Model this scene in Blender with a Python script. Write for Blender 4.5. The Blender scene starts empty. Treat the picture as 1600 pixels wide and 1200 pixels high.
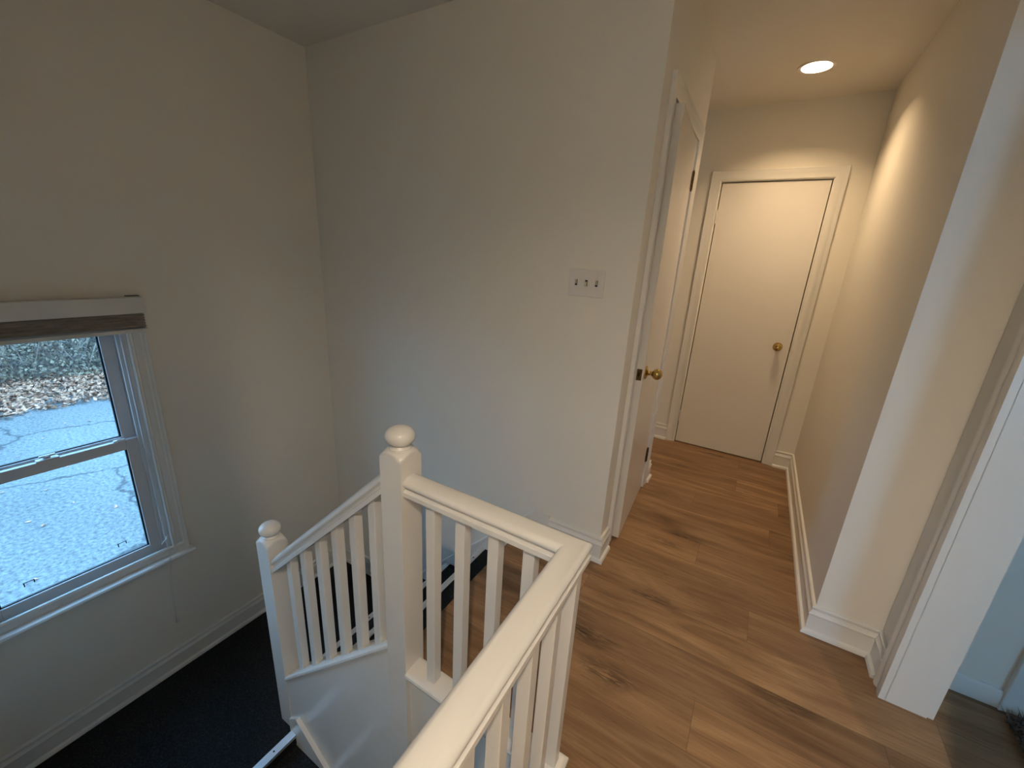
import bpy, bmesh, math, random
from mathutils import Vector, Matrix
random.seed(7)
S = bpy.context.scene
COL = S.collection
W = bpy.data.worlds.new('World'); S.world = W

# ------------------------------------------------------------------ materials
def lin(c):
    return tuple((x/12.92 if x <= .04045 else ((x+.055)/1.055)**2.4) for x in c)
def new_mat(name):
    m = bpy.data.materials.new(name); m.use_nodes = True
    nt = m.node_tree; b = nt.nodes['Principled BSDF']
    return m, nt, b
def N(nt, typ, **kw):
    n = nt.nodes.new(typ)
    for k, v in kw.items(): setattr(n, k, v)
    return n
def paint(name, col, rough=.55, bump=.02, scale=350, spec=.5):
    m, nt, b = new_mat(name)
    b.inputs['Base Color'].default_value = (*col, 1)
    b.inputs['Roughness'].default_value = rough
    b.inputs['Specular IOR Level'].default_value = spec
    tc = N(nt, 'ShaderNodeTexCoord'); no = N(nt, 'ShaderNodeTexNoise')
    no.inputs['Scale'].default_value = scale; no.inputs['Detail'].default_value = 3
    bp = N(nt, 'ShaderNodeBump'); bp.inputs['Strength'].default_value = bump*5; bp.inputs['Distance'].default_value = .001
    nt.links.new(tc.outputs['Object'], no.inputs['Vector']); nt.links.new(no.outputs['Fac'], bp.inputs['Height'])
    nt.links.new(bp.outputs['Normal'], b.inputs['Normal'])
    return m
M = {}
M['wall'] = paint('wall_paint', (.80, .77, .70), .6, .03, 260, .3)
M['ceil'] = paint('ceiling_paint', (.80, .76, .68), .8, .04, 200, .2)
M['trim'] = paint('trim_gloss_paint', (.745, .735, .70), .28, .01, 90)
M['door'] = paint('door_satin_paint', (.76, .735, .70), .24, .008, 60)
M['rail'] = paint('railing_gloss_paint', (.74, .725, .69), .25, .01, 60)
M['vinyl'] = paint('window_vinyl', (.62, .62, .63), .35, .005, 60)
M['valance'] = paint('blind_valance', (.66, .66, .63), .45, .005, 60)
M['plate'] = paint('switch_plate_plastic', (.76, .73, .70), .35, .002, 60)
M['toggle'] = paint('toggle_plastic', (.55, .50, .36), .4, .002, 60)
def metal(name, col, rough):
    m, nt, b = new_mat(name)
    b.inputs['Base Color'].default_value = (*col, 1); b.inputs['Metallic'].default_value = 1
    tc = N(nt, 'ShaderNodeTexCoord'); no = N(nt, 'ShaderNodeTexNoise'); no.inputs['Scale'].default_value = 60
    mr = N(nt, 'ShaderNodeMapRange'); mr.inputs['To Min'].default_value = rough*.7; mr.inputs['To Max'].default_value = rough*1.4
    nt.links.new(tc.outputs['Object'], no.inputs['Vector']); nt.links.new(no.outputs['Fac'], mr.inputs['Value'])
    nt.links.new(mr.outputs['Result'], b.inputs['Roughness'])
    return m
M['brass'] = metal('polished_brass', (.50, .36, .13), .13)
M['oldbrass'] = metal('tarnished_brass', (.16, .11, .05), .35)
M['alu'] = metal('aluminium_nosing', (.86, .87, .88), .5)
M['dark'] = paint('black_gasket', (.01, .01, .012), .5)
# black ribbed rubber/carpet
def carpet():
    m, nt, b = new_mat('black_ribbed_carpet')
    tc = N(nt, 'ShaderNodeTexCoord')
    vo = N(nt, 'ShaderNodeTexVoronoi'); vo.inputs['Scale'].default_value = 190
    no = N(nt, 'ShaderNodeTexNoise'); no.inputs['Scale'].default_value = 120; no.inputs['Detail'].default_value = 4
    r = N(nt, 'ShaderNodeValToRGB'); r.color_ramp.elements[0].position = .45; r.color_ramp.elements[1].position = .8
    r.color_ramp.elements[0].color = (.005, .006, .007, 1); r.color_ramp.elements[1].color = (.034, .038, .042, 1)
    bp = N(nt, 'ShaderNodeBump'); bp.inputs['Strength'].default_value = .9; bp.inputs['Distance'].default_value = .003
    b.inputs['Roughness'].default_value = .75; b.inputs['Specular IOR Level'].default_value = .25
    for t in (vo, no): nt.links.new(tc.outputs['Object'], t.inputs['Vector'])
    nt.links.new(no.outputs['Fac'], r.inputs['Fac']); nt.links.new(r.outputs['Color'], b.inputs['Base Color'])
    nt.links.new(vo.outputs['Distance'], bp.inputs['Height']); nt.links.new(bp.outputs['Normal'], b.inputs['Normal'])
    return m
M['carpet'] = carpet()
# oak planks: per plank attribute "plank" = (tone, seedx, seedy)
def oak():
    m, nt, b = new_mat('oak_planks')
    L = nt.links
    tc = N(nt, 'ShaderNodeTexCoord'); at = N(nt, 'ShaderNodeAttribute', attribute_name='plank')
    sep = N(nt, 'ShaderNodeSeparateColor'); L.new(at.outputs['Color'], sep.inputs['Color'])
    sc = N(nt, 'ShaderNodeVectorMath', operation='SCALE'); sc.inputs['Scale'].default_value = 37.0
    L.new(at.outputs['Color'], sc.inputs[0])
    ad = N(nt, 'ShaderNodeVectorMath', operation='ADD'); L.new(tc.outputs['Object'], ad.inputs[0]); L.new(sc.outputs['Vector'], ad.inputs[1])
    def mapped(s):
        mp = N(nt, 'ShaderNodeMapping'); mp.inputs['Scale'].default_value = s; L.new(ad.outputs['Vector'], mp.inputs['Vector']); return mp
    def noise(s, sca, det, dist=0, rough=.55):
        mp = mapped(s); n = N(nt, 'ShaderNodeTexNoise'); n.inputs['Scale'].default_value = sca; n.inputs['Detail'].default_value = det
        n.inputs['Distortion'].default_value = dist; n.inputs['Roughness'].default_value = rough
        L.new(mp.outputs['Vector'], n.inputs['Vector']); return n
    fine = noise((3, 60, 1), 2.2, 5, .6, .65)
    broad = noise((1.1, 9, 1), 1.3, 4, 1.2)
    r1 = N(nt, 'ShaderNodeValToRGB'); e = r1.color_ramp.elements
    e[0].position = .25; e[0].color = (.165, .092, .046, 1); e[1].position = .75; e[1].color = (.385, .245, .135, 1)
    e2 = e.new(.5); e2.color = (.27, .158, .082, 1)
    L.new(broad.outputs['Fac'], r1.inputs['Fac'])
    mx = N(nt, 'ShaderNodeMix', data_type='RGBA', blend_type='MULTIPLY'); mx.inputs[0].default_value = .55
    r2 = N(nt, 'ShaderNodeValToRGB'); r2.color_ramp.elements[0].position = .3; r2.color_ramp.elements[0].color = (.62, .56, .5, 1)
    r2.color_ramp.elements[1].position = .62; r2.color_ramp.elements[1].color = (1.08, 1.06, 1.04, 1)
    L.new(fine.outputs['Fac'], r2.inputs['Fac']); L.new(r1.outputs['Color'], mx.inputs[6]); L.new(r2.outputs['Color'], mx.inputs[7])
    # knots: sparse stretched voronoi cells, distorted
    nd = noise((1, 3, 1), 5, 3)
    mp = mapped((1.5, 3.6, 1)); va = N(nt, 'ShaderNodeMix', data_type='RGBA', blend_type='LINEAR_LIGHT'); va.inputs[0].default_value = .10
    L.new(mp.outputs['Vector'], va.inputs[6]); L.new(nd.outputs['Color'], va.inputs[7])
    vo = N(nt, 'ShaderNodeTexVoronoi'); vo.inputs['Scale'].default_value = 1.0; vo.inputs['Randomness'].default_value = 1
    L.new(va.outputs[2], vo.inputs['Vector'])
    sel = N(nt, 'ShaderNodeSeparateColor'); L.new(vo.outputs['Color'], sel.inputs['Color'])
    gt = N(nt, 'ShaderNodeMath', operation='GREATER_THAN'); gt.inputs[1].default_value = .25; L.new(sel.outputs[0], gt.inputs[0])
    kr = N(nt, 'ShaderNodeMapRange'); kr.inputs['From Min'].default_value = .02; kr.inputs['From Max'].default_value = .22
    kr.inputs['To Min'].default_value = 1; kr.inputs['To Max'].default_value = 0; L.new(vo.outputs['Distance'], kr.inputs['Value'])
    km = N(nt, 'ShaderNodeMath', operation='MULTIPLY'); L.new(kr.outputs['Result'], km.inputs[0]); L.new(gt.outputs[0], km.inputs[1])
    kd = noise((2, 14, 1), 6, 4, 1.5)
    kd2 = N(nt, 'ShaderNodeMapRange'); kd2.inputs['From Min'].default_value = .36; kd2.inputs['From Max'].default_value = .54; L.new(kd.outputs['Fac'], kd2.inputs['Value'])
    km2 = N(nt, 'ShaderNodeMath', operation='MULTIPLY'); L.new(km.outputs[0], km2.inputs[0]); L.new(kd2.outputs['Result'], km2.inputs[1])
    mk = N(nt, 'ShaderNodeMix', data_type='RGBA'); mk.inputs[7].default_value = (.03, .015, .008, 1)
    L.new(km2.outputs[0], mk.inputs[0]); L.new(mx.outputs[2], mk.inputs[6])
    # streak cracks
    st = noise((1.6, 30, 1), 1.6, 5, 2.2, .7)
    sr = N(nt, 'ShaderNodeMapRange'); sr.inputs['From Min'].default_value = .60; sr.inputs['From Max'].default_value = .70
    sr.inputs['To Max'].default_value = .8; L.new(st.outputs['Fac'], sr.inputs['Value'])
    ms = N(nt, 'ShaderNodeMix', data_type='RGBA'); ms.inputs[7].default_value = (.09, .045, .022, 1)
    L.new(sr.outputs['Result'], ms.inputs[0]); L.new(mk.outputs[2], ms.inputs[6])
    # tone
    tr = N(nt, 'ShaderNodeMapRange'); tr.inputs['To Min'].default_value = .80; tr.inputs['To Max'].default_value = 1.12; L.new(sep.outputs[0], tr.inputs['Value'])
    tv = N(nt, 'ShaderNodeVectorMath', operation='SCALE'); L.new(ms.outputs[2], tv.inputs[0]); L.new(tr.outputs['Result'], tv.inputs['Scale'])
    L.new(tv.outputs['Vector'], b.inputs['Base Color'])
    b.inputs['Roughness'].default_value = .46; b.inputs['Specular IOR Level'].default_value = .35
    bp = N(nt, 'ShaderNodeBump'); bp.inputs['Strength'].default_value = .12; bp.inputs['Distance'].default_value = .002
    L.new(fine.outputs['Fac'], bp.inputs['Height']); L.new(bp.outputs['Normal'], b.inputs['Normal'])
    return m
M['oak'] = oak()
M['subfloor'] = paint('dark_underlay', (.085, .05, .03), .8)
def glassmat():
    m, nt, b = new_mat('window_glass')
    out = nt.nodes['Material Output']; nt.nodes.remove(b)
    g = N(nt, 'ShaderNodeBsdfGlossy'); g.inputs['Roughness'].default_value = .0; g.inputs['Color'].default_value = (1, 1, 1, 1)
    t = N(nt, 'ShaderNodeBsdfTransparent'); t.inputs['Color'].default_value = (.93, .97, .98, 1)
    lw = N(nt, 'ShaderNodeLayerWeight'); lw.inputs['Blend'].default_value = .5
    pw = N(nt, 'ShaderNodeMath', operation='POWER'); pw.inputs[1].default_value = 5; nt.links.new(lw.outputs['Facing'], pw.inputs[0])
    f = N(nt, 'ShaderNodeMath', operation='MULTIPLY_ADD'); f.inputs[1].default_value = .92; f.inputs[2].default_value = .04; nt.links.new(pw.outputs[0], f.inputs[0])
    mx = N(nt, 'ShaderNodeMixShader')
    nt.links.new(f.outputs[0], mx.inputs[0]); nt.links.new(t.outputs[0], mx.inputs[1]); nt.links.new(g.outputs[0], mx.inputs[2])
    nt.links.new(mx.outputs[0], out.inputs['Surface'])
    return m
M['glass'] = glassmat()
def emis(name, col, s):
    m, nt, b = new_mat(name)
    b.inputs['Base Color'].default_value = (.8, .8, .8, 1)
    b.inputs['Emission Color'].default_value = (*col, 1); b.inputs['Emission Strength'].default_value = s
    return m
HALL_COL = (1.0, .70, .40); HALL_S = 1000
ROOM_COL = (1.0, .84, .66); ROOM_S = 2300
M['bulb_hall'] = emis('warm_bulb', HALL_COL, HALL_S)
M['bulb_room'] = emis('soft_white_bulb', ROOM_COL, ROOM_S)
M['can'] = paint('white_reflector', (.85, .82, .78), .35, .0)
def fabric():
    m, nt, b = new_mat('blind_fabric'); L = nt.links
    tc = N(nt, 'ShaderNodeTexCoord'); mp = N(nt, 'ShaderNodeMapping'); mp.inputs['Scale'].default_value = (1, 6, 40)
    no = N(nt, 'ShaderNodeTexNoise'); no.inputs['Scale'].default_value = 2; no.inputs['Detail'].default_value = 3
    r = N(nt, 'ShaderNodeValToRGB'); r.color_ramp.elements[0].color = (.26, .23, .18, 1); r.color_ramp.elements[1].color = (.60, .56, .48, 1)
    L.new(tc.outputs['Object'], mp.inputs['Vector']); L.new(mp.outputs['Vector'], no.inputs['Vector'])
    L.new(no.outputs['Fac'], r.inputs['Fac']); L.new(r.outputs['Color'], b.inputs['Base Color']); b.inputs['Roughness'].default_value = .85
    return m
M['fabric'] = fabric()
def asphalt():
    m, nt, b = new_mat('old_asphalt'); L = nt.links
    tc = N(nt, 'ShaderNodeTexCoord')
    n1 = N(nt, 'ShaderNodeTexNoise'); n1.inputs['Scale'].default_value = 16; n1.inputs['Detail'].default_value = 9; n1.inputs['Roughness'].default_value = .75
    n2 = N(nt, 'ShaderNodeTexNoise'); n2.inputs['Scale'].default_value = .35; n2.inputs['Detail'].default_value = 3
    r = N(nt, 'ShaderNodeValToRGB'); r.color_ramp.elements[0].position = .32; r.color_ramp.elements[0].color = (0.030, 0.030, 0.030, 1)
    r.color_ramp.elements[1].position = .68; r.color_ramp.elements[1].color = (0.235, 0.240, 0.225, 1)
    vo = N(nt, 'ShaderNodeTexVoronoi', feature='DISTANCE_TO_EDGE'); vo.inputs['Scale'].default_value = .32
    dn = N(nt, 'ShaderNodeTexNoise'); dn.inputs['Scale'].default_value = 1.4; dn.inputs['Detail'].default_value = 6
    va = N(nt, 'ShaderNodeMix', data_type='RGBA', blend_type='LINEAR_LIGHT'); va.inputs[0].default_value = .5
    L.new(tc.outputs['Object'], va.inputs[6]); L.new(tc.outputs['Object'], dn.inputs['Vector']); L.new(dn.outputs['Color'], va.inputs[7]); L.new(va.outputs[2], vo.inputs['Vector'])
    cr = N(nt, 'ShaderNodeMapRange'); cr.inputs['From Min'].default_value = .004; cr.inputs['From Max'].default_value = .02
    cr.inputs['To Min'].default_value = .38; L.new(vo.outputs['Distance'], cr.inputs['Value'])
    L.new(tc.outputs['Object'], n1.inputs['Vector']); L.new(tc.outputs['Object'], n2.inputs['Vector'])
    L.new(n1.outputs['Fac'], r.inputs['Fac'])
    r2 = N(nt, 'ShaderNodeMapRange'); r2.inputs['To Min'].default_value = .6; r2.inputs['To Max'].default_value = 1.4; L.new(n2.outputs['Fac'], r2.inputs['Value'])
    mu = N(nt, 'ShaderNodeMath', operation='MULTIPLY'); L.new(cr.outputs['Result'], mu.inputs[0]); L.new(r2.outputs['Result'], mu.inputs[1])
    sc = N(nt, 'ShaderNodeVectorMath', operation='SCALE'); L.new(r.outputs['Color'], sc.inputs[0]); L.new(mu.outputs[0], sc.inputs['Scale'])
    L.new(sc.outputs['Vector'], b.inputs['Base Color']); b.inputs['Roughness'].default_value = .85
    return m
M['asphalt'] = asphalt()
def leafy(name, c0, c1, scale=1.3):
    m, nt, b = new_mat(name); L = nt.links
    tc = N(nt, 'ShaderNodeTexCoord'); no = N(nt, 'ShaderNodeTexNoise'); no.inputs['Scale'].default_value = scale; no.inputs['Detail'].default_value = 5
    r = N(nt, 'ShaderNodeValToRGB'); r.color_ramp.elements[0].position = .38; r.color_ramp.elements[1].position = .62
    r.color_ramp.elements[0].color = (*c0, 1); r.color_ramp.elements[1].color = (*c1, 1)
    L.new(tc.outputs['Object'], no.inputs['Vector']); L.new(no.outputs['Fac'], r.inputs['Fac']); L.new(r.outputs['Color'], b.inputs['Base Color'])
    b.inputs['Roughness'].default_value = .8
    return m
M['litter'] = leafy('fallen_leaves', (0.1287, 0.0640, 0.0373), (0.5719, 0.3002, 0.1784), 9)
M['brush'] = leafy('brush_leaves', (.07, .050, .040), (.30, .235, .150), 3)
M['twig'] = leafy('grey_twigs', (0.1082, 0.0814, 0.0634), (0.3065, 0.2344, 0.1803), 3)
M['soil'] = leafy('bank_soil', (0.0541, 0.0448, 0.0361), (0.1262, 0.0995, 0.0721), 2)
M['shag'] = leafy('brown_shag', (.02, .014, .012), (.20, .17, .15), 90)

# ------------------------------------------------------------------ mesh helpers
def bm_box(bm, x0, x1, y0, y1, z0, z1):
    vs = [bm.verts.new((x, y, z)) for z in (z0, z1) for y in (y0, y1) for x in (x0, x1)]
    for f in ((0,2,3,1),(4,5,7,6),(0,1,5,4),(2,6,7,3),(0,4,6,2),(1,3,7,5)):
        bm.faces.new([vs[i] for i in f])
    return vs
def bm_prism(bm, poly, ax, a0, a1):
    """extrude a 2D polygon along an axis ('x','y','z')"""
    def P(p, a):
        return {'x': (a, p[0], p[1]), 'y': (p[0], a, p[1]), 'z': (p[0], p[1], a)}[ax]
    A = [bm.verts.new(P(p, a0)) for p in poly]; B = [bm.verts.new(P(p, a1)) for p in poly]
    n = len(poly)
    bm.faces.new(A); bm.faces.new(B[::-1])
    for i in range(n): bm.faces.new([A[i], B[i], B[(i+1) % n], A[(i+1) % n]])
def bm_sweep(bm, path, prof, b, side=1):
    """mitred sweep; prof = [(n,b)], n sideways (side * b x t), b along vector b"""
    b = Vector(b).normalized(); path = [Vector(p) for p in path]; ns = []
    for i in range(len(path)-1):
        t = path[i+1]-path[i]; n = b.cross(t); n.normalize(); ns.append(n*side)
    rings = []
    for i, p in enumerate(path):
        if i == 0: n = ns[0]
        elif i == len(path)-1: n = ns[-1]
        else: n = (ns[i-1]+ns[i]) / (1+ns[i-1].dot(ns[i]))
        rings.append([bm.verts.new(p+n*u+b*v) for u, v in prof])
    k = len(prof)
    for r0, r1 in zip(rings, rings[1:]):
        for j in range(k): bm.faces.new([r0[j], r0[(j+1) % k], r1[(j+1) % k], r1[j]])
    bm.faces.new(rings[0][::-1]); bm.faces.new(rings[-1])
def bm_lathe(bm, prof, origin, axis='z', seg=28, cap=True):
    """prof = [(r,h)]"""
    o = Vector(origin); rings = []
    def pt(r, h, a):
        c, s = math.cos(a)*r, math.sin(a)*r
        v = {'z': (c, s, h), 'x': (h, c, s), 'y': (c, h, s)}[axis]
        return o+Vector(v)
    for r, h in prof:
        rings.append([bm.verts.new(pt(max(r, 1e-5), h, 2*math.pi*i/seg)) for i in range(seg)])
    for a, c in zip(rings, rings[1:]):
        for i in range(seg): bm.faces.new([a[i], a[(i+1) % seg], c[(i+1) % seg], c[i]])
    if cap: bm.faces.new(rings[0][::-1]); bm.faces.new(rings[-1])
def bm_tube(bm, pts, r, seg=8):
    pts = [Vector(p) for p in pts]; rings = []
    for i, p in enumerate(pts):
        t = (pts[min(i+1, len(pts)-1)]-pts[max(i-1, 0)]).normalized()
        u = t.cross(Vector((0, 0, 1)));
        if u.length < .1: u = t.cross(Vector((1, 0, 0)))
        u.normalize(); w = t.cross(u)
        rr = r[i] if isinstance(r, (list, tuple)) else r
        rings.append([bm.verts.new(p+u*math.cos(2*math.pi*k/seg)*rr+w*math.sin(2*math.pi*k/seg)*rr) for k in range(seg)])
    for a, c in zip(rings, rings[1:]):
        for i in range(seg): bm.faces.new([a[i], a[(i+1) % seg], c[(i+1) % seg], c[i]])
    bm.faces.new(rings[0][::-1]); bm.faces.new(rings[-1])
def obj(name, bm, mat, parent=None, smooth=None, bevel=0, loc=None):
    bmesh.ops.recalc_face_normals(bm, faces=bm.faces[:])
    me = bpy.data.meshes.new(name); bm.to_mesh(me); bm.free()
    o = bpy.data.objects.new(name, me); COL.objects.link(o)
    me.materials.append(M[mat] if isinstance(mat, str) else mat)
    if smooth is not None:
        for p in me.polygons: p.use_smooth = True
        me.set_sharp_from_angle(angle=math.radians(smooth))
    if bevel:
        md = o.modifiers.new('bevel', 'BEVEL'); md.width = bevel; md.segments = 2; md.limit_method = 'ANGLE'; md.angle_limit = math.radians(40)
    if parent is not None:
        o.parent = parent
        o.matrix_parent_inverse = parent.matrix_world.inverted() if parent.type != 'EMPTY' else Matrix.Translation(-parent.location)
    if loc: o.location = loc
    return o
def tag(o, label, cat, group=None, kind=None):
    o['label'] = label
    if cat: o['category'] = cat
    if group: o['group'] = group
    if kind: o['kind'] = kind
    return o
def struct(o, label=None):
    o['kind'] = 'structure'
    if label: o['label'] = label
    return o
def empty(name, loc, label, cat, group=None):
    o = bpy.data.objects.new(name, None); COL.objects.link(o); o.location = loc; o.empty_display_size = .05
    return tag(o, label, cat, group)
def B(): return bmesh.new()
def box(name, mat, parent, *c, bevel=0):
    bm = B(); bm_box(bm, *c); return obj(name, bm, mat, parent, bevel=bevel)

# ------------------------------------------------------------------ key dimensions
XW, YB, YF, ZC = -2.488, 1.757, 3.568, 2.504
XL, YE = -.456, 2.78
XR, YC, XR2 = .44, 1.857, .655
ZL = -.94; HB = .131
YN = -.15                       # near wall of the stairwell
ZBOT = -2.82

# ------------------------------------------------------------------ floor (oak planks)
def floor():
    rects = [(-.895, 4.0, .865, 3.75), (-.295, 4.0, -1.3, .865), (-1.5, -.895, 1.80, 3.75)]
    bm = B(); cl = bm.loops.layers.float_color.new('plank')
    y0r, w, Lp = 1.083, .186, 1.24
    offs = {0: .073, 5: -.028, 8: -.125, 1: .62, 2: -.45, 3: .22, 4: .8, 6: .55, 7: .3, 9: .35, -1: -.33, 10: .1}
    r = -22
    rnd = random.Random(3)
    for row in range(-21, 16):
        ya, yb = y0r+row*w, y0r+(row+1)*w
        off = offs.get(row, rnd.uniform(0, Lp))
        k0 = int((-1.6-off)/Lp)-2
        for k in range(k0, k0+9):
            xa, xb = off+k*Lp, off+(k+1)*Lp
            tone = rnd.random(); s1, s2 = rnd.random(), rnd.random()
            if row == 0: tone = .95 if k >= 0 and k < 1 else (.85 if k == -1 else tone)
            if row == -1: tone = .12 if k == -1 or k == 0 else tone
            for (a, b_, c, d) in rects:
                X0, X1, Y0, Y1 = max(xa, a), min(xb, b_), max(ya, c), min(yb, d)
                if X1-X0 < .002 or Y1-Y0 < .002: continue
                g = .0005
                vs = [bm.verts.new((X0+(g if X0 == xa else 0), Y0+(g if Y0 == ya else 0), 0)), bm.verts.new((X1-(g if X1 == xb else 0), Y0+(g if Y0 == ya else 0), 0)),
                      bm.verts.new((X1-(g if X1 == xb else 0), Y1-(g if Y1 == yb else 0), 0)), bm.verts.new((X0+(g if X0 == xa else 0), Y1-(g if Y1 == yb else 0), 0))]
                f = bm.faces.new(vs)
                for l in f.loops: l[cl] = (tone, s1, s2, 1)
    for (a, b_, c, d) in rects:
        n0 = len(bm.faces)
        bm_box(bm, a, b_, c, d, -.22, -.0015)
        bm.faces.ensure_lookup_table()
        for f in bm.faces[n0:]:
            for l in f.loops: l[cl] = (.0, .2, .2, 1)
            f.material_index = 1
    me = bpy.data.meshes.new('floor'); bm.to_mesh(me); bm.free()
    o = bpy.data.objects.new('floor', me); COL.objects.link(o); me.materials.append(M['oak']); me.materials.append(M['subfloor'])
    return struct(o, 'brown oak plank floor with dark knots')
floor()

# ------------------------------------------------------------------ ceiling with holes for two cans
CANS = [(.01, 3.06), (.30, -.55)]
def ceiling():
    R, h = .078, .14
    bm = B()
    xs = sorted({-2.66, 4.1} | {c[0]+s*h for c in CANS for s in (-1, 1)})
    ys = sorted({-1.4, 3.75} | {c[1]+s*h for c in CANS for s in (-1, 1)})
    for i in range(len(xs)-1):
        for j in range(len(ys)-1):
            cx, cy = (xs[i]+xs[i+1])/2, (ys[j]+ys[j+1])/2
            hit = [c for c in CANS if abs(c[0]-cx) < h*.99 and abs(c[1]-cy) < h*.99]
            x0, x1, y0, y1 = xs[i], xs[i+1], ys[j], ys[j+1]
            if not hit:
                bm.faces.new([bm.verts.new(p) for p in ((x0, y0, ZC), (x0, y1, ZC), (x1, y1, ZC), (x1, y0, ZC))]); continue
            c = hit[0]
    # each can: one square filled by a ring
    for c in CANS:
        # cover the square by a ring (cells inside were skipped)
        n = 48; inner = []; outer = []
        for k in range(n):
            a = 2*math.pi*k/n; d = max(abs(math.cos(a)), abs(math.sin(a)))
            inner.append(bm.verts.new((c[0]+R*math.cos(a), c[1]+R*math.sin(a), ZC)))
            outer.append(bm.verts.new((c[0]+h*math.cos(a)/d, c[1]+h*math.sin(a)/d, ZC)))
        for k in range(n): bm.faces.new([outer[k], outer[(k+1) % n], inner[(k+1) % n], inner[k]])
        for r_, z_ in ((R, ZC),):
            up = [bm.verts.new((v.co.x, v.co.y, ZC+.02)) for v in inner]
            for k in range(n): bm.faces.new([inner[k], inner[(k+1) % n], up[(k+1) % n], up[k]])
    bmesh.ops.remove_doubles(bm, verts=bm.verts[:], dist=1e-5)
    bm_box(bm, -2.66, 4.1, -1.4, 3.75, ZC+.2, ZC+.3)
    for (a, b_, c, d) in ((-2.66, -2.6, -1.4, 3.75), (4.04, 4.1, -1.4, 3.75), (-2.6, 4.04, -1.4, -1.34), (-2.6, 4.04, 3.69, 3.75)):
        bm_box(bm, a, b_, c, d, ZC+.001, ZC+.2)
    return struct(obj('ceiling', bm, 'ceil'))
ceiling()

# ------------------------------------------------------------------ walls
WY0, WY1, WZ0, WZ1 = .045, .717, -.215, 1.085      # window opening
bm = B()
bm_box(bm, XW-.16, XW, -1.4, WY0, ZBOT, ZC); bm_box(bm, XW-.16, XW, WY1, 3.7, ZBOT, ZC)
bm_box(bm, XW-.16, XW, WY0, WY1, ZBOT, WZ0); bm_box(bm, XW-.16, XW, WY0, WY1, WZ1, ZC)
struct(obj('wall_left', bm, 'wall'))
bm = B(); bm_box(bm, XW, XL-.1, YB, YB+.1, ZBOT, ZC); struct(obj('wall_back', bm, 'wall'))
# hall left wall with its door opening (2.065 high)
DY0, DY1, DH = 1.95, 2.612, 2.075
bm = B()
bm_box(bm, XL-.1, XL, YB, DY0, -.1, ZC); bm_box(bm, XL-.1, XL, DY1, YE, -.1, ZC); bm_box(bm, XL-.1, XL, DY0, DY1, DH, ZC)
bm_box(bm, -1.4, XL-.1, YE-.1, YE, -.1, ZC)
struct(obj('wall_hall_left', bm, 'wall'))
box('wall_hall_recess', 'wall', None, -1.5, -1.4, YB+.1, YF, -.1, ZC)['kind'] = 'structure'
# far wall with recess for the far door
FX0, FW, FH = -.403, .645, 2.03
g = .006
bm = B()
bm_box(bm, -1.5, FX0-g, YF, YF+.12, -.1, ZC); bm_box(bm, FX0+FW+g, XR, YF, YF+.12, -.1, ZC); bm_box(bm, FX0-g, FX0+FW+g, YF, YF+.12, FH+g, ZC)
bm_box(bm, -1.5, XR, YF+.12, YF+.2, -.1, ZC)
struct(obj('wall_far', bm, 'wall'))
bm = B(); bm_box(bm, XR, 4.1, YC, YF+.2, -.1, ZC); struct(obj('wall_right', bm, 'wall'))
# wall with the bedroom doorway
BJ0, BJ1, BH = .87, 1.65, 2.05
bm = B(); bm_box(bm, XR2, XR2+.11, BJ1+.012, YC, -.1, ZC); bm_box(bm, XR2, XR2+.11, BJ0-.012, BJ1+.012, BH+.012, ZC); bm_box(bm, XR2, XR2+.11, -1.3, BJ0-.012, -.1, ZC)
struct(obj('wall_bedroom_doorway', bm, 'wall'))
box('wall_stair_near', 'wall', None, XW, -.35, YN-.1, YN, ZBOT, ZC)['kind'] = 'structure'
bm = B(); bm_box(bm, -.45, -.35, -1.4, YN-.1, -.1, ZC); struct(obj('wall_hall_near_left', bm, 'wall'))
bm = B(); bm_box(bm, -.45, 1.9, -1.4, -1.3, -.1, ZC); bm_box(bm, 2.9, 4.1, -1.4, -1.3, -.1, ZC); bm_box(bm, 1.9, 2.9, -1.4, -1.3, -.1, .5); bm_box(bm, 1.9, 2.9, -1.4, -1.3, 2.1, ZC); struct(obj('wall_hall_end', bm, 'wall'))
bm = B()   # bedroom outer wall with window hole
bm_box(bm, 3.4, 3.55, -1.3, YC, -.1, ZC)
struct(obj('wall_bedroom_far', bm, 'wall'))
# lower stairwell shell
bm = B(); bm_box(bm, XW, 1.3, YN-.1, YB, ZBOT-.1, ZBOT); struct(obj('floor_lower_hall', bm, 'carpet'))
bm = B(); bm_box(bm, 1.2, 1.3, YN-.1, YB, ZBOT, -.22); struct(obj('wall_lower_end', bm, 'wall'))
bm = B(); bm_box(bm, -.30, 1.2, YN-.1, YN, ZBOT, -.22); struct(obj('wall_lower_near', bm, 'wall'))
# panelled wall between the two flights (white, under the sloped railing)
SL = .931
def shoe_z(x): return .068+SL*(x+.898)
bm = B()
bm_prism(bm, [(-1.64, shoe_z(-1.64)), (-.855, shoe_z(-.855)), (-.855, ZBOT), (-1.64, ZBOT)], 'y', .789, .876)
bm_box(bm, -.856, 1.2, .800, .876, ZBOT, -.002)
struct(obj('wall_stair_centre', bm, 'trim'), 'smooth white panel wall below the sloping railing')

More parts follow.
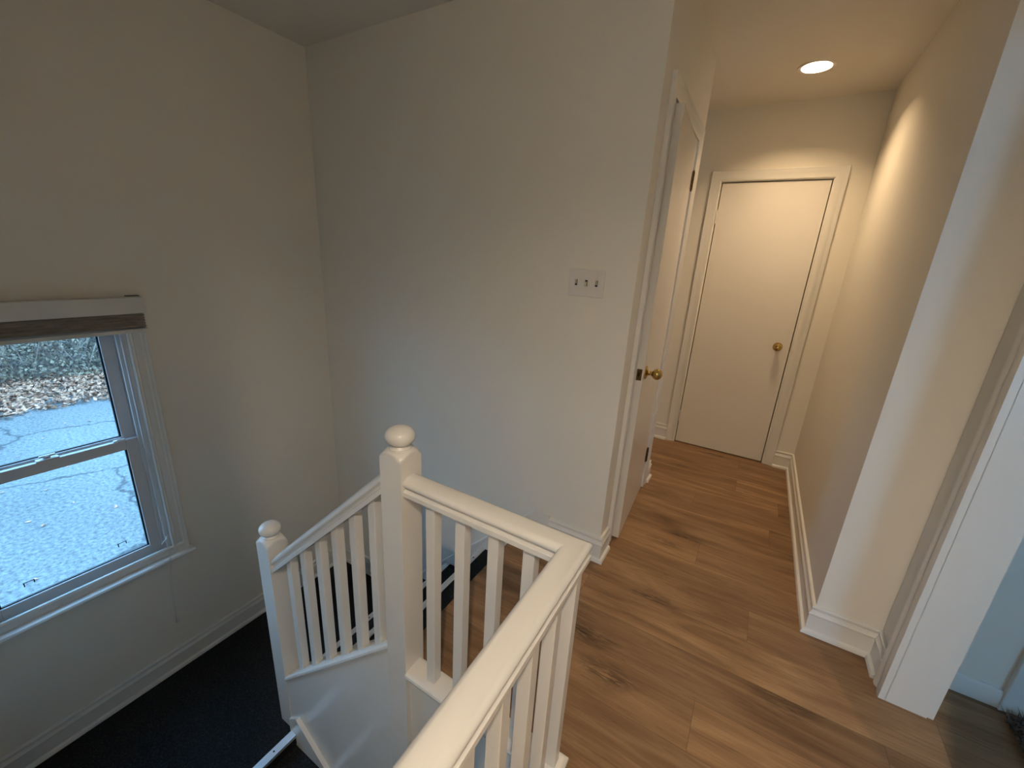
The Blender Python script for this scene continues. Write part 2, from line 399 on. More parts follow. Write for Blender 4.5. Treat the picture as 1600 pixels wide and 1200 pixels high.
# ------------------------------------------------------------------ mouldings
BASE = [(0, 0), (.030, 0), (.030, .008), (.026, .016), (.016, .020), (.016, .088), (.019, .092), (.019, .097), (.014, .104), (.011, .114), (.013, .119), (.013, .126), (.010, .131), (0, .131)]
def base(name, path, side, label=None, z=0, prof=BASE):
    bm = B(); bm_sweep(bm, [(x, y, z) for x, y in path], prof, (0, 0, 1), side)
    return struct(obj(name, bm, 'trim', smooth=30), label)
base('baseboard_back', [(-.735, YB), (XL, YB), (XL, 1.870)], -1)
base('baseboard_hall_left', [(XL, 2.690), (XL, YE), (-1.4, YE)], -1)
base('baseboard_far_left', [(-1.4, YF), (FX0-.078, YF)], -1)
base('baseboard_right', [(FX0+FW+.078, YF), (XR, YF), (XR, YC), (XR2, YC), (XR2, 1.732)], -1)
base('baseboard_landing', [(XW, YN), (XW, YB), (-1.70, YB)], -1, z=ZL)
BL = [(0, 0), (.013, 0), (.013, .06), (.008, .072), (0, .075)]
base('baseboard_bedroom', [(XR2+.135, YC), (1.0, YC)], -1, prof=BL)
# stair skirt boards
bm = B()
sk = .904
bm_prism(bm, [(-.735, .145), (-.80, .152), (-1.735, .152-.995*.935), (-1.735, -.975), (-1.70, -.975), (-.90, -.12), (-.735, -.01)], 'y', YB-.017, YB)
bm_sweep(bm, [(-.735, YB-.017, .145), (-.80, YB-.017, .152), (-1.735, YB-.017, .152-.995*.935)], [(0, 0), (0, .006), (-.012, .005), (-.018, 0)], (0, -1, 0), 1)
struct(obj('trim_1', bm, 'trim'), 'white sloping skirt board along the back wall of the stairs')
bm = B()
def lowz(x): return -.79-.86*(x+1.53)
bm_prism(bm, [(-1.636, -.86), (-1.56, -.80), (-1.0, lowz(-1.0)), (-1.0, lowz(-1.0)-.40), (-1.636, -1.22)], 'y', .775, .789)
bm_sweep(bm, [(-1.56, .775, -.80), (-1.0, .775, lowz(-1.0))], [(0, 0), (0, .006), (-.014, .005), (-.02, 0)], (0, -1, 0), 1)
struct(obj('trim_2', bm, 'trim'), 'white skirt board beside the lower steps')
# door casings: profile (n away from opening, b out of wall)
CAS = [(.004, 0), (.004, .010), (.010, .013), (.018, .010), (.045, .013), (.054, .017), (.060, .017), (.070, .020), (.072, .018), (.072, 0)]
def casing(name, pts, bvec, side, mat='trim', prof=CAS, parent=None, label=None):
    bm = B(); bm_sweep(bm, pts, prof, bvec, side); o = obj(name, bm, mat, parent, smooth=30)
    if parent is None: struct(o, label)
    return o
x0, x1 = FX0-g, FX0+FW+g
casing('trim_3', [(x0, YF, 0), (x0, YF, FH+g), (x1, YF, FH+g), (x1, YF, 0)], (0, -1, 0), 1, label='white moulded casing around the far door')
casing('trim_4', [(XL, DY0-.004, 0), (XL, DY0-.004, DH), (XL, DY1, DH), (XL, DY1, 0)], (1, 0, 0), 1, label='white moulded casing around the ajar door')
def jamb(name, bmf, label=None):
    bm = B(); bmf(bm); return struct(obj(name, bm, 'trim'), label)
jamb('trim_5', lambda bm: (bm_box(bm, XL-.1, XL+.001, DY0-.001, DY0+.006, 0, DH), bm_box(bm, XL-.1, XL+.001, DY1-.006, DY1+.001, 0, DH), bm_box(bm, XL-.1, XL+.001, DY0, DY1, DH-.006, DH+.001),
                           bm_box(bm, XL-.06, XL-.046, DY0, DY0+.014, 0, DH), bm_box(bm, XL-.06, XL-.046, DY1-.014, DY1, 0, DH), bm_box(bm, XL-.06, XL-.046, DY0, DY1, DH-.016, DH)))
CASB = [(.0, 0), (.0, .020), (.02, .022), (.045, .016), (.058, .022), (.070, .022), (.070, 0)]
casing('trim_6', [(XR2, BJ1, 0), (XR2, BJ1, BH), (XR2, BJ0, BH), (XR2, BJ0, 0)], (-1, 0, 0), 1, prof=CASB, label='white casing of the bedroom doorway, hall side')
casing('trim_7', [(XR2+.11, BJ1, 0), (XR2+.11, BJ1, BH), (XR2+.11, BJ0, BH), (XR2+.11, BJ0, 0)], (1, 0, 0), -1, prof=[(.006, 0), (.006, .020), (.02, .022), (.07, .022), (.07, 0)])
jamb('trim_8', lambda bm: (bm_box(bm, XR2-.001, XR2+.111, BJ1, BJ1+.012, 0, BH+.012), bm_box(bm, XR2-.001, XR2+.111, BJ0-.012, BJ0, 0, BH+.012), bm_box(bm, XR2-.001, XR2+.111, BJ0, BJ1, BH, BH+.012)))
# closet casing in the bedroom
casing('trim_9', [(1.072, YC, 0), (1.072, YC, 2.05), (1.80, YC, 2.05), (1.80, YC, 0)], (0, -1, 0), 1)
bm = B(); bm_box(bm, 1.08, 1.79, YC-.012, YC-.001, .01, 2.04); d3 = struct(obj('door_3', bm, 'door', bevel=.003), 'white closet door in the bedroom')

# ------------------------------------------------------------------ doors
def hinge(name, parent, x, y, z, mat, axis='z', h=.09, r=.006, leaf=None):
    bm = B()
    for k in range(3): bm_lathe(bm, [(r, z-h/2+k*h/3+.0008), (r, z-h/2+(k+1)*h/3-.0008)], (x, y, 0), seg=12)
    bm_lathe(bm, [(r*.5, z+h/2), (r*.9, z+h/2+.003), (r*.5, z+h/2+.007)], (x, y, 0), seg=12)
    bm_lathe(bm, [(r*.5, z-h/2-.006), (r*.8, z-h/2-.003), (r*.5, z-h/2)], (x, y, 0), seg=12)
    if leaf: bm_box(bm, *leaf, z-h/2, z+h/2)
    return obj(name, bm, mat, parent, smooth=40)
# far door
bm = B(); bm_box(bm, FX0, FX0+FW, YF+.004, YF+.039, .008, FH)
d1 = struct(obj('door_1', bm, 'door', bevel=.0015), 'flat white door with brass knob at the end of the hall')
kx, kz = .168, .918
def knob(parent, c, ax, sgn, rr=.026, proj=.058, ros=.031, scale=1.0):
    """round brass knob: axis ax, direction sgn"""
    bm = B(); prof = [(ros, 0), (ros, .003), (ros*.85, .006), (ros*.5, .009), (.012, .011), (.0115, proj-rr-.004), (.014, proj-rr)]
    n = 12
    for i in range(1, n+1):
        a = math.pi*(.17+.83*i/n); prof.append((rr*math.sin(a)*1.0, proj-rr*.85*math.cos(a)+.0))
    prof = [(r, sgn*h) for r, h in prof]
    bm_lathe(bm, prof, c, axis=ax, seg=32)
    return obj('door_knob', bm, 'brass', parent, smooth=50)
k1 = knob(d1, (kx, YF+.004, kz), 'y', -1, proj=.050)
k1['label'] = 'round polished brass knob'
bm = B(); bm_box(bm, FX0+FW+.0005, FX0+FW+.0055, YF+.006, YF+.03, kz-.028, kz+.028); obj('latch_plate', bm, 'oldbrass', d1)
for z in (1.80, .24): hinge('hinge', d1, FX0-.004, YF-.003, z, 'trim', h=.085)
# left hall door, slightly ajar (hinged on the far side)
HX, HY = XL+.004, DY1-.010
Lf = .632; ang = math.radians(3.3)
def R2(u, v):   # u along leaf from hinge toward near edge, v outward (+x)
    # leaf direction: -y rotated toward +x by ang
    d = Vector((math.sin(ang), -math.cos(ang))); n = Vector((math.cos(ang), math.sin(ang)))
    p = Vector((HX, HY))+d*u+n*v; return p.x, p.y
bm = B(); bm_prism(bm, [R2(.003, 0), R2(Lf, 0), R2(Lf, -.035), R2(.003, -.035)], 'z', .010, DH-.010)
d2 = struct(obj('door_2', bm, 'door', bevel=.0015), 'white hall door standing slightly ajar with brass knob')
kc = R2(Lf-.066, 0)
bm = B()
prof = [(.033, 0), (.033, .004), (.026, .008), (.014, .011), (.011, .016), (.0105, .030), (.014, .034)]
for i in range(1, 13):
    a = math.pi*(.17+.83*i/12); prof.append((.0275*math.sin(a), .054-.025*math.cos(a)))
bm_lathe(bm, prof, (0, 0, 0), axis='x', seg=32)
bmesh.ops.rotate(bm, verts=bm.verts[:], cent=(0, 0, 0), matrix=Matrix.Rotation(ang, 3, 'Z'))
bmesh.ops.translate(bm, verts=bm.verts[:], vec=(kc[0], kc[1], .930))
o = obj('door_knob', bm, 'brass', d2, smooth=50); o['label'] = 'round polished brass knob'
bm = B(); bm_prism(bm, [R2(Lf+.0012, -.006), R2(Lf+.0012, -.030), R2(Lf-.001, -.030), R2(Lf-.001, -.006)], 'z', .902, .958)
bm_prism(bm, [R2(Lf+.009, -.012), R2(Lf+.001, -.012), R2(Lf+.001, -.024), R2(Lf+.005, -.024)], 'z', .921, .939)
o = obj('latch_plate', bm, 'oldbrass', d2); o['label'] = 'dark brass latch plate on the door edge'
for z in (1.885, .245):
    o = hinge('hinge', d2, HX+.005, HY+.004, z, 'oldbrass', h=.09, r=.0065, leaf=(HX-.002, HX+.003, HY-.02, HY+.02)); o['label'] = 'tarnished brass hinge'

# ------------------------------------------------------------------ window
wf = B()
d0 = XW-.13
# frame / jamb liners
bm_box(wf, d0, XW, WY0, WY0+.02, WZ0, WZ1); bm_box(wf, d0, XW, WY1-.02, WY1, WZ0, WZ1)
bm_box(wf, d0, XW, WY0+.02, WY1-.02, WZ1-.02, WZ1); bm_box(wf, d0, XW-.03, WY0+.02, WY1-.02, WZ0, WZ0+.028)
for s in (1, -1):   # inner stops and track ribs
    e = WY1-.02 if s == 1 else WY0+.02
    for xa, xb, dd in ((XW-.030, XW-.018, .012), (XW-.062, XW-.056, .008), (XW-.098, XW-.09, .008)):
        bm_box(wf, xa, xb, min(e, e-s*dd), max(e, e-s*dd), WZ0+.028, WZ1-.02)
win = struct(obj('window_1', wf, 'vinyl'), 'white vinyl hung window over the stair landing')
def sash(name, xa, xb, y0, y1, z0, z1, st, bot, top, parent):
    bm = B()
    bm_box(bm, xa, xb, y0, y0+st, z0, z1); bm_box(bm, xa, xb, y1-st, y1, z0, z1)
    bm_box(bm, xa, xb, y0+st, y1-st, z0, z0+bot); bm_box(bm, xa, xb, y0+st, y1-st, z1-top, z1)
    o = obj(name, bm, 'vinyl', parent, bevel=.002)
    bm = B(); t = .0065; xm = (xa+xb)/2-.004
    a, b_, c, d = y0+st, y1-st, z0+bot, z1-top
    bm_box(bm, xm-.004, xm+.006, a, a+t, c, d); bm_box(bm, xm-.004, xm+.006, b_-t, b_, c, d)
    bm_box(bm, xm-.004, xm+.006, a+t, b_-t, c, c+t*.7); bm_box(bm, xm-.004, xm+.006, a+t, b_-t, d-t*.5, d)
    gk = obj('gasket', bm, 'dark', o); gk['label'] = 'black glazing gasket'
    bm = B(); bm_box(bm, xm-.001, xm+.002, a, b_, c, d); obj('pane', bm, 'glass', o)
    return o
ls = sash('lower_sash', XW-.056, XW-.031, WY0+.028, WY1-.028, -.186, .482, .050, .062, .050, win)
us = sash('upper_sash', XW-.090, XW-.064, WY0+.028, WY1-.028, .440, 1.062, .050, .050, .050, win)
# sash lock, tilt latches, lift tabs
bm = B(); bm_box(bm, XW-.060, XW-.030, .345, .415, .482, .488); bm_lathe(bm, [(.012, .488), (.012, .497), (.008, .500)], (XW-.048, .38, 0), seg=16)
bm_box(bm, XW-.054, XW-.042, .358, .408, .494, .502); obj('sash_lock', bm, 'vinyl', win, bevel=.0015)
for y in (.115, .62):
    bm = B(); bm_box(bm, XW-.052, XW-.036, y-.022, y+.022, .482, .487); bm_box(bm, XW-.048, XW-.042, y-.006, y+.010, .487, .491); obj('tilt_latch', bm, 'vinyl', win, bevel=.001)
for y in (.222, .540):   # small bracket marks low on the lower pane
    bm = B(); x = XW-.043; w_ = .017; zt = -.048; t = .0028
    bm_box(bm, x, x+.002, y-w_, y+w_, zt-t, zt); bm_box(bm, x, x+.002, y-w_, y-w_+t*1.3, zt-.02, zt-t); bm_box(bm, x, x+.002, y+w_-t*1.3, y+w_, zt-.016, zt-t)
    o = obj('pane_mark', bm, 'dark', ls); o['label'] = 'small black bracket mark on the glass'
# casing, stool, apron
bm = B(); bm_sweep(bm, [(XW, WY1, WZ0), (XW, WY1, WZ1), (XW, WY0, WZ1), (XW, WY0, WZ0)], [(0, 0), (0, .012), (.004, .016), (.010, .012), (.016, .015), (.022, .011), (.046, .012), (.052, .017), (.060, .017), (.068, .022), (.070, .019), (.070, 0)], (1, 0, 0), -1)
obj('window_casing', bm, 'trim', win, smooth=30)
bm = B(); bm_prism(bm, [(XW-.032, WZ0-.012), (XW+.045, WZ0-.012), (XW+.052, WZ0-.006), (XW+.053, WZ0+.001), (XW+.048, WZ0+.008), (XW+.035, WZ0+.012), (XW-.032, WZ0+.012)], 'y', WY0-.085, WY1+.085)
# sweep prism 'y': poly=(x,z)
obj('window_sill', bm, 'trim', win, smooth=30)
bm = B(); bm_sweep(bm, [(XW, WY0-.066, WZ0-.012), (XW, WY1+.066, WZ0-.012)], [(0, 0), (0, .018), (.010, .016), (.02, .012), (.050, .012), (.060, .016), (.068, .012), (.068, 0)], (1, 0, 0), 1)
obj('window_apron', bm, 'trim', win, smooth=30)

# blind (raised)
bl = empty('window_blind', (XW+.02, .38, 1.09), 'raised fabric blind with white valance above the landing window', 'blind')
bm = B(); bm_box(bm, XW+.012, XW+.070, -.030, .786, 1.098, 1.170); obj('valance', bm, 'valance', bl, bevel=.002)
bm = B()
for k in range(5):
    zc = 1.094-.0125*k-.006; w_ = .018
    bm_prism(bm, [(XW+.024, zc), (XW+.042, zc+.0064), (XW+.060, zc), (XW+.042, zc-.0064)], 'y', -.026, .782)
obj('blind_fabric', bm, 'fabric', bl)
bm = B(); bm_box(bm, XW+.020, XW+.064, -.028, .785, 1.010, 1.028); obj('bottom_rail', bm, 'valance', bl, bevel=.003)
bm = B(); bm_box(bm, XW+.0, XW+.02, .742, .790, 1.170, 1.173); bm_box(bm, XW+.0, XW+.004, .742, .790, 1.150, 1.170); o = obj('bracket', bm, 'dark', bl)
def cord(pts): 
    bm = B(); bm_tube(bm, pts, .0009, 6); return bm
bm = cord([(XW+.064, .700, 1.02), (XW+.060, .696, .4), (XW+.057, .690, -.1), (XW+.056, .686, -.206), (XW+.03, .672, -.4), (XW+.022, .664, -.585)])
bm_tube(bm, [(XW+.064, .694, 1.02), (XW+.06, .688, .4), (XW+.057, .684, -.1), (XW+.056, .680, -.206), (XW+.03, .667, -.4), (XW+.022, .664, -.585)], .0009, 6)
obj('lift_cord', bm, 'valance', bl)
bm = B(); bm_lathe(bm, [(.002, -.583), (.004, -.590), (.005, -.615), (.007, -.628), (.006, -.632)], (XW+.022, .664, 0), seg=12); obj('cord_tassel', bm, 'valance', bl, smooth=40)
bm = B(); bm_lathe(bm, [(.002, -.062), (.006, -.068), (.0065, -.080), (.003, -.086)], (XW+.058, .687, 0), seg=12); bm_tube(bm, [(XW+.058, .687, -.075), (XW+.06, .672, -.083), (XW+.06, .660, -.095)], .003, 8)
obj('cord_cleat', bm, 'valance', bl, smooth=40)

# ------------------------------------------------------------------ switch plate
sp = empty('light_switch', (-.667, YB, 1.346), 'white triple toggle switch plate on the wall left of the ajar door', 'light switch')
bm = B(); bm_box(bm, -.749, -.585, YB-.006, YB, 1.288, 1.405); obj('switch_plate', bm, 'plate', sp, bevel=.0035)
for i, x in enumerate((-.7135, -.667, -.6205)):
    bm = B(); bm_box(bm, x-.0055, x+.0055, YB-.0068, YB-.0055, 1.334, 1.359); w1 = obj('toggle_slot', bm, 'dark', sp)
    up = (1, -1, 1)[i]
    bm = B(); bm_prism(bm, [(YB-.006, 1.3465-.007), (YB-.006, 1.3465+.007), (YB-.015, 1.3465+up*.010+.003), (YB-.015, 1.3465+up*.010-.003)], 'x', x-.0038, x+.0038); obj('toggle', bm, 'toggle', sp)
    for z in (1.317, 1.376):
        bm = B(); bm_lathe(bm, [(.0035, -.0068), (.0035, -.006)], (x, YB, z), axis='y', seg=12); obj('screw', bm, 'plate', sp)

# ------------------------------------------------------------------ staircase
UN = [-1.148, -1.412, -1.678]; RZ = .235
st = empty('upper_stairs', (-1.3, 1.3, ZL), 'black covered steps with metal nosings rising from the landing to the oak floor', 'stairs')
YA, YBB = .877, YB-.0005
def nosing(x, y0, y1, z, parent, sgn, w_=.028):
    """metal strip at an edge x; sgn = direction toward tread interior"""
    bm = B(); p = [(x-sgn*.003, z-.014), (x-sgn*.003, z+.004), (x+sgn*w_, z+.004), (x+sgn*w_, z+.0005), (x+sgn*.001, z+.0005), (x+sgn*.001, z-.014)]
    bm_prism(bm, p, 'y', y0, y1)
    for k in range(1, 3):   # ribs
        xx = x+sgn*w_*k/3; bm_box(bm, xx-.001, xx+.001, y0, y1, z+.004, z+.0048)
    o = obj('nosing_strip', bm, 'alu', parent); o['label'] = 'silver metal nosing strip'
    n = max(2, int((y1-y0)/.28))
    for k in range(n):
        bm = B(); bm_lathe(bm, [(.0042, z+.004), (.0042, z+.0056)], (x+sgn*w_*.5, y0+.10+k*(y1-y0-.2)/(n-1), 0), seg=10)
        obj('screw', bm, 'dark', parent)
    return o
prev = -.895
for i, nx in enumerate(UN):
    z = -RZ*(i+1)
    bm = B(); bm_box(bm, nx, prev+.0, YA, YBB, z-.03, z); t = obj('tread', bm, 'carpet', st)
    nosing(nx, YA+.02, YBB-.018, z, t, 1)
    bm = B(); bm_box(bm, prev, prev+.02, YA, YBB, z-.03, z+RZ-.012 if i else -.004); obj('riser', bm, 'carpet', st)
    prev = nx
bm = B(); bm_box(bm, prev, prev+.02, YA, YBB, ZL, -RZ*3-.03); obj('riser', bm, 'carpet', st)
bm = B(); bm_box(bm, prev+.001, -.90, YA, YBB, -1.6, -1.5); obj('soffit', bm, 'carpet', st)
ln = -1.593
bm = B(); bm_box(bm, XW, prev+.02, YN, YB, ZL-.06, ZL); bm_box(bm, prev+.02, ln, YN, .787, ZL-.06, ZL)
lnd = struct(obj('floor_landing', bm, 'carpet'), 'black ribbed landing under the window')
lo = empty('lower_stairs', (ln, .3, ZL-RZ), 'black steps going down from the landing edge at the bottom left', 'stairs')
nosing(ln, YN+.005, .775, ZL, lo, -1, .036)
for i in range(8):
    z = ZL-.07-RZ*i; xa = ln+.26*i
    if z < ZBOT+.02: break
    bm = B(); bm_box(bm, xa-.02, xa+.26, YN+.001, .774, z-.03, z); t = obj('tread', bm, 'carpet', lo)
    if i < 6:
        nosing(xa+.26, YN+.005, .773, z, t, -1)
    bm = B(); bm_box(bm, xa-.022, xa-.004, YN+.001, .774, z, z+(RZ if i else .07)-.031 if i else ZL-.012); obj('riser', bm, 'carpet', lo)

# ------------------------------------------------------------------ railing
ra = empty('stair_railing', (-.853, .825, 0), 'white painted wooden railing with square balusters and ball-topped newel posts', 'railing')
def newel(cx, cy, s, z0, zt):
    """square post; faces end in arches, domed round shoulder"""
    h = s/2; bm = B()
    zl = zt-.018                   # corners start to be turned
    R = h*1.0; nseg = 40
    rings = []
    def sq(a):
        c, s_ = math.cos(a), math.sin(a); d = max(abs(c), abs(s_)); return h/d
    # ring 0,1 square, then intersect with turned surface
    levels = []
    turned = [(h*1.45, zl), (h*1.41, zl+.0005), (h*1.36, zl+.005), (h*1.27, zl+.0105), (h*1.16, zl+.0155), (h*1.05, zl+.0195), (h*.98, zl+.0225), (h*.86, zl+.0255), (h*.72, zl+.0275), (h*.60, zl+.0285)]
    for r_, z_ in [(9, z0), (9, zl-.001)]+turned: levels.append((r_, z_))
    for r_, z_ in levels:
        rings.append([bm.verts.new((cx+min(sq(a), r_)*math.cos(a), cy+min(sq(a), r_)*math.sin(a), z_)) for a in [math.pi/4+2*math.pi*k/nseg for k in range(nseg)]])
    for a, c in zip(rings, rings[1:]):
        for i in range(nseg): bm.faces.new([a[i], a[(i+1) % nseg], c[(i+1) % nseg], c[i]])
    bm.faces.new(rings[0][::-1]); bm.faces.new(rings[-1])
    o = obj('newel_post', bm, 'rail', ra, smooth=32)
    zb = zl+.028
    bm = B(); prof = [(.0, zb-.004), (.033, zb-.004), (.034, zb+.002), (.030, zb+.007), (.027, zb+.011)]
    rb, hb_, zc = .0455, .033, zb+.011+.026
    for i in range(1, 15):
        a = math.pi*(.22+.78*i/14); prof.append((rb*math.sin(a), zc-hb_*math.cos(a)))
    bm_lathe(bm, prof, (cx, cy, 0), seg=36, cap=False); obj('ball_finial', bm, 'rail', o, smooth=45)
    return o
newel(-.8545, .825, .088, -1.9, .855)
newel(-1.681, .830, .090, ZL-.0, .172)
bm = B(); bm_box(bm, -1.700, -1.640, .789, .870, ZL-.2, ZL)  # foot block below the landing edge
bm.free()
RP = [(0, .785), (.010, .7845), (.019, .782), (.027, .777), (.032, .771), (.0335, .765), (.032, .760), (.027, .7565), (.022, .753), (.0205, .749), (.0225, .746), (.029, .744), (.0325, .741), (.0325, .7265)]
RPF = RP+[(-a, b_) for a, b_ in RP[::-1][:-1]]
bm = B(); bm_sweep(bm, [(-.812, .821, 0), (-.270, .821, 0), (-.270, YN, 0)], RPF, (0, 0, 1), 1); obj('handrail', bm, 'rail', ra, smooth=35)
# sloped handrail (plumb sweep)
z_at = lambda x: .775+.925*(x+.91)
RPs = [(a, (b_-.785)*1.32) for a, b_ in RPF]
def sheared(bm, xa, xb, zf, prof, cy):
    A = [bm.verts.new((xa, cy+a, zf(xa)+b_)) for a, b_ in prof]; C = [bm.verts.new((xb, cy+a, zf(xb)+b_)) for a, b_ in prof]; k = len(prof)
    for j in range(k): bm.faces.new([A[j], A[(j+1) % k], C[(j+1) % k], C[j]])
    bm.faces.new(A[::-1]); bm.faces.new(C)
bm = B(); sheared(bm, -1.640, -.896, z_at, RPs, .823); o = obj('sloping_handrail', bm, 'rail', ra, smooth=35)
# shoe rails
SP = [(-.040, .001), (.040, .001), (.0405, .006), (.043, .012), (.041, .020), (.036, .024), (.028, .026), (-.028, .026), (-.036, .024), (-.041, .020), (-.043, .012), (-.0405, .006)]
bm = B(); bm_sweep(bm, [(-.811, .817, 0), (-.268, .817, 0), (-.268, YN, 0)], SP, (0, 0, 1), 1); obj('shoe_rail', bm, 'rail', ra, smooth=35)
SPs = [(a, (b_-.001)*1.3) for a, b_ in SP]
bm = B(); sheared(bm, -1.640, -.896, shoe_z, SPs, .824); obj('sloping_shoe_rail', bm, 'rail', ra, smooth=35)
# balusters
def baluster(cx, cy, z0a, z0b, z1a, z1b, s=.034):
    """square stick, ends cut on the slope (a at low x, b at high x)"""
    h = s/2; bm = B()
    lo_ = [bm.verts.new((cx+sx*h, cy+sy*h, z0a if sx < 0 else z0b)) for sx, sy in ((-1, -1), (1, -1), (1, 1), (-1, 1))]
    hi = [bm.verts.new((cx+sx*h, cy+sy*h, z1a if sx < 0 else z1b)) for sx, sy in ((-1, -1), (1, -1), (1, 1), (-1, 1))]
    bm.faces.new(lo_[::-1]); bm.faces.new(hi)
    for i in range(4): bm.faces.new([lo_[i], lo_[(i+1) % 4], hi[(i+1) % 4], hi[i]])
    return obj('baluster', bm, 'rail', ra, bevel=.0015)
for x in (-.718, -.607, -.494, -.385): baluster(x, .821, .024, .024, .734, .734)
for y in (.821, .708, .595, .482, .369, .256, .143): baluster(-.266, y, .024, .024, .734, .734, .031 if y < .8 else .033)
for x in (-1.521, -1.410, -1.299, -1.190, -1.082, -.978):
    baluster(x, .822, shoe_z(x-.017)+.030, shoe_z(x+.017)+.030, z_at(x-.017)-.068, z_at(x+.017)-.068)

# ------------------------------------------------------------------ recessed ceiling lights
def downlight(c, mat, label, dz):
    e = empty('recessed_ceiling_light', (c[0], c[1], ZC), label, 'ceiling light')
    bm = B(); bm_lathe(bm, [(.070, .0), (.070, -.003), (.078, -.006), (.088, -.004), (.090, 0)], (c[0], c[1], ZC), seg=48, cap=False)
    obj('trim_ring', bm, 'can', e, smooth=40)
    bm = B(); bm_lathe(bm, [(.071, 0), (.070, .02), (.066, .05), (.064, .075), (.064, .08), (0, .08)], (c[0], c[1], ZC), seg=48, cap=False)
    obj('reflector', bm, 'can', e, smooth=40)
    bm = B(); bm_lathe(bm, [(r_, h_+dz) for r_, h_ in ((.0, .040), (.020, .041), (.034, .046), (.040, .055), (.036, .062), (.022, .066))], (c[0], c[1], ZC), seg=32, cap=False)
    obj('bulb', bm, mat, e, smooth=60)
downlight(CANS[0], 'bulb_hall', 'lit round recessed light in the hall ceiling', .012)
downlight(CANS[1], 'bulb_room', 'lit round recessed light in the ceiling behind the viewer', -.018)

# ------------------------------------------------------------------ bedroom rug and window
rug = B(); rr = random.Random(11)
bm_box(rug, 1.03, 1.75, 1.0, 1.80, .001, .012)
for k in range(5200):
    x, y = rr.uniform(1.005, 1.40), rr.uniform(1.40, 1.812)
    a = rr.uniform(0, 6.28); l = rr.uniform(.02, .055); w_ = .003
    d = Vector((math.cos(a)*.7*l, math.sin(a)*.7*l, l*rr.uniform(.5, 1))); s_ = Vector((-math.sin(a), math.cos(a), 0))*w_
    p = Vector((x, y, .004))
    rug.faces.new([rug.verts.new(p-s_), rug.verts.new(p+s_), rug.verts.new(p+d)])
tag(obj('shag_rug', rug, 'shag'), 'dark brown shaggy rug on the bedroom floor at the right edge', 'rug')
bm = B()
for a in ((1.9, 1.95), (2.85, 2.9)): bm_box(bm, a[0], a[1], -1.38, -1.32, .5, 2.1)
for a in ((.5, .55), (2.05, 2.1), (1.33, 1.37)): bm_box(bm, 1.95, 2.85, -1.38, -1.32, a[0], a[1])
w2 = struct(obj('window_2', bm, 'vinyl')); bm = B(); bm_box(bm, 1.92, 2.88, -1.355, -1.35, .52, 2.08); obj('pane', bm, 'glass', w2)

# ------------------------------------------------------------------ outdoors
ZG = -3.5
bm = B(); bm_box(bm, -60, XW-.3, -40, 45, ZG-.2, ZG); struct(obj('ground_driveway', bm, 'asphalt'), 'grey cracked asphalt driveway outside')
def xb(y): return -17.1-.09*(y-2)+.25*math.sin(y*1.7)
bm = B(); ys = [-12+k*1.0 for k in range(36)]
cols = [(0, -.02), (-3.2, .12), (-6, .9), (-12, 2.6), (-30, 5.0)]
g_ = [[bm.verts.new((xb(y)+dx, y, ZG+dz+.12*math.sin(y*1.3+dx))) for dx, dz in cols] for y in ys]
for a, c in zip(g_, g_[1:]):
    for i in range(len(cols)-1): bm.faces.new([a[i], a[i+1], c[i+1], c[i]])
struct(obj('ground_bank', bm, 'soil'))
rr = random.Random(5)
def leafquad(bm, p, s, flat):
    n = Vector((rr.gauss(0, 1), rr.gauss(0, 1), rr.gauss(0, 1)+flat)).normalized(); u = n.orthogonal().normalized(); w_ = n.cross(u)
    a = rr.uniform(0, 6.28); u2 = u*math.cos(a)+w_*math.sin(a); w2_ = n.cross(u2)
    bm.faces.new([bm.verts.new(p+u2*s), bm.verts.new(p+w2_*s*.55), bm.verts.new(p-u2*s), bm.verts.new(p-w2_*s*.55)])
bm = B()
for k in range(9000):
    y = rr.uniform(-3, 9); t = rr.random(); dx = .35-3.9*t**.9
    leafquad(bm, Vector((xb(y)+dx+rr.gauss(0, .12), y, ZG+.03+max(0, -dx)*.045+rr.uniform(0, .08))), rr.uniform(.05, .11), 1.6)
for k in range(120):
    leafquad(bm, Vector((rr.uniform(-16.5, -4.5), rr.uniform(-2, 7), ZG+.02)), rr.uniform(.03, .06), 5)
tag(obj('leaf_litter', bm, 'litter'), 'band of pale fallen leaves along the far driveway edge', 'leaves', kind='stuff')
bm = B()
for k in range(42000):
    y = rr.uniform(-5, 12); dx = -2.6-rr.random()**1.3*8
    h = .3+2.3*rr.random()*(.5+.5*math.sin(y*1.1+dx*.7)**2)
    leafquad(bm, Vector((xb(y)+dx, y, ZG+max(0, -dx-3)*.27+h*min(1, (-dx-2.2)/1.5))), rr.uniform(.03, .09), .4)
tag(obj('undergrowth', bm, 'brush'), 'dense wild shrubs on the bank beyond the driveway', 'shrubs', kind='stuff')
bm = B()
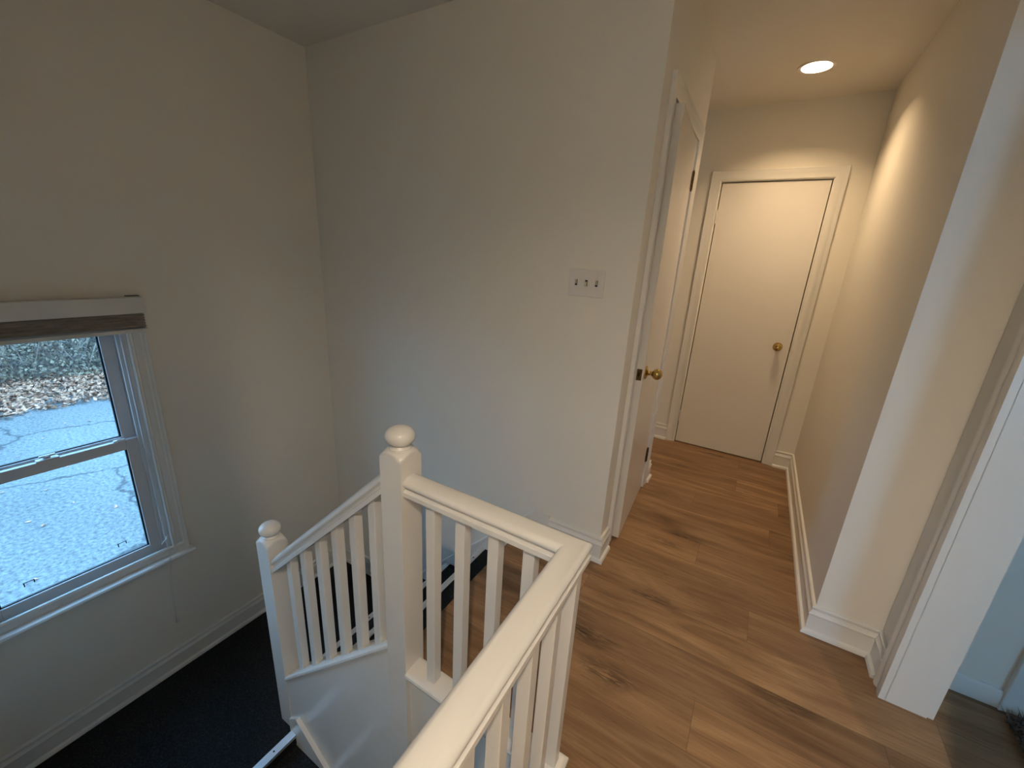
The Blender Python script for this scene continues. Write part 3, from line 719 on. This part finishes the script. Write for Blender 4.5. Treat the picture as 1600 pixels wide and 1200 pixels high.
for k in range(900):
    y = rr.uniform(-4, 11); dx = -3-rr.random()*4; p = Vector((xb(y)+dx, y, ZG+max(0, -dx-3)*.27)); d = Vector((rr.gauss(0, .35), rr.gauss(0, .6), 1)).normalized()
    l = rr.uniform(1, 3); bm_tube(bm, [p, p+d*l*.5+Vector((0, rr.gauss(0, .1), 0)), p+d*l], [.02, .013, .006], 5)
tag(obj('bare_twigs', bm, 'twig'), 'thin bare branches standing among the shrubs', 'branches', kind='stuff')

# ------------------------------------------------------------------ world
W.use_nodes = True
nt = W.node_tree; bg = nt.nodes['Background']
tc = N(nt, 'ShaderNodeTexCoord'); sx = N(nt, 'ShaderNodeSeparateXYZ'); nt.links.new(tc.outputs['Generated'], sx.inputs[0])
rp = N(nt, 'ShaderNodeValToRGB'); rp.color_ramp.elements[0].position = .0; rp.color_ramp.elements[0].color = (.30, .62, 1, 1)
rp.color_ramp.elements[1].position = 1; rp.color_ramp.elements[1].color = (.28, .58, 1, 1)
nt.links.new(sx.outputs['Z'], rp.inputs['Fac']); nt.links.new(rp.outputs['Color'], bg.inputs['Color'])
bg.inputs['Strength'].default_value = 8.0

# ------------------------------------------------------------------ camera
f, pi_, ro, ya, H = 645.4, math.radians(-16.95), math.radians(3.3), math.radians(29.96), 1.433
fw = Vector((math.sin(-ya)*math.cos(pi_), math.cos(ya)*math.cos(pi_), math.sin(pi_)))
r = fw.cross(Vector((0, 0, 1))).normalized(); u = r.cross(fw)
Rr = math.cos(ro)*r+math.sin(ro)*u; Uu = -math.sin(ro)*r+math.cos(ro)*u
cam = bpy.data.cameras.new('camera'); co = bpy.data.objects.new('camera', cam); COL.objects.link(co)
m = Matrix.Identity(4)
for i in range(3): m[i][0], m[i][1], m[i][2] = Rr[i], Uu[i], -fw[i]
m[2][3] = H; co.matrix_world = m
cam.sensor_fit = 'HORIZONTAL'; cam.sensor_width = 36; cam.lens = f/1600*36; cam.clip_start = .02; cam.clip_end = 200
S.camera = co
S.view_settings.view_transform = 'Standard'; S.view_settings.look = 'None'; S.view_settings.gamma = 1
S.view_settings.use_curve_mapping = False; S.view_settings.exposure = 0
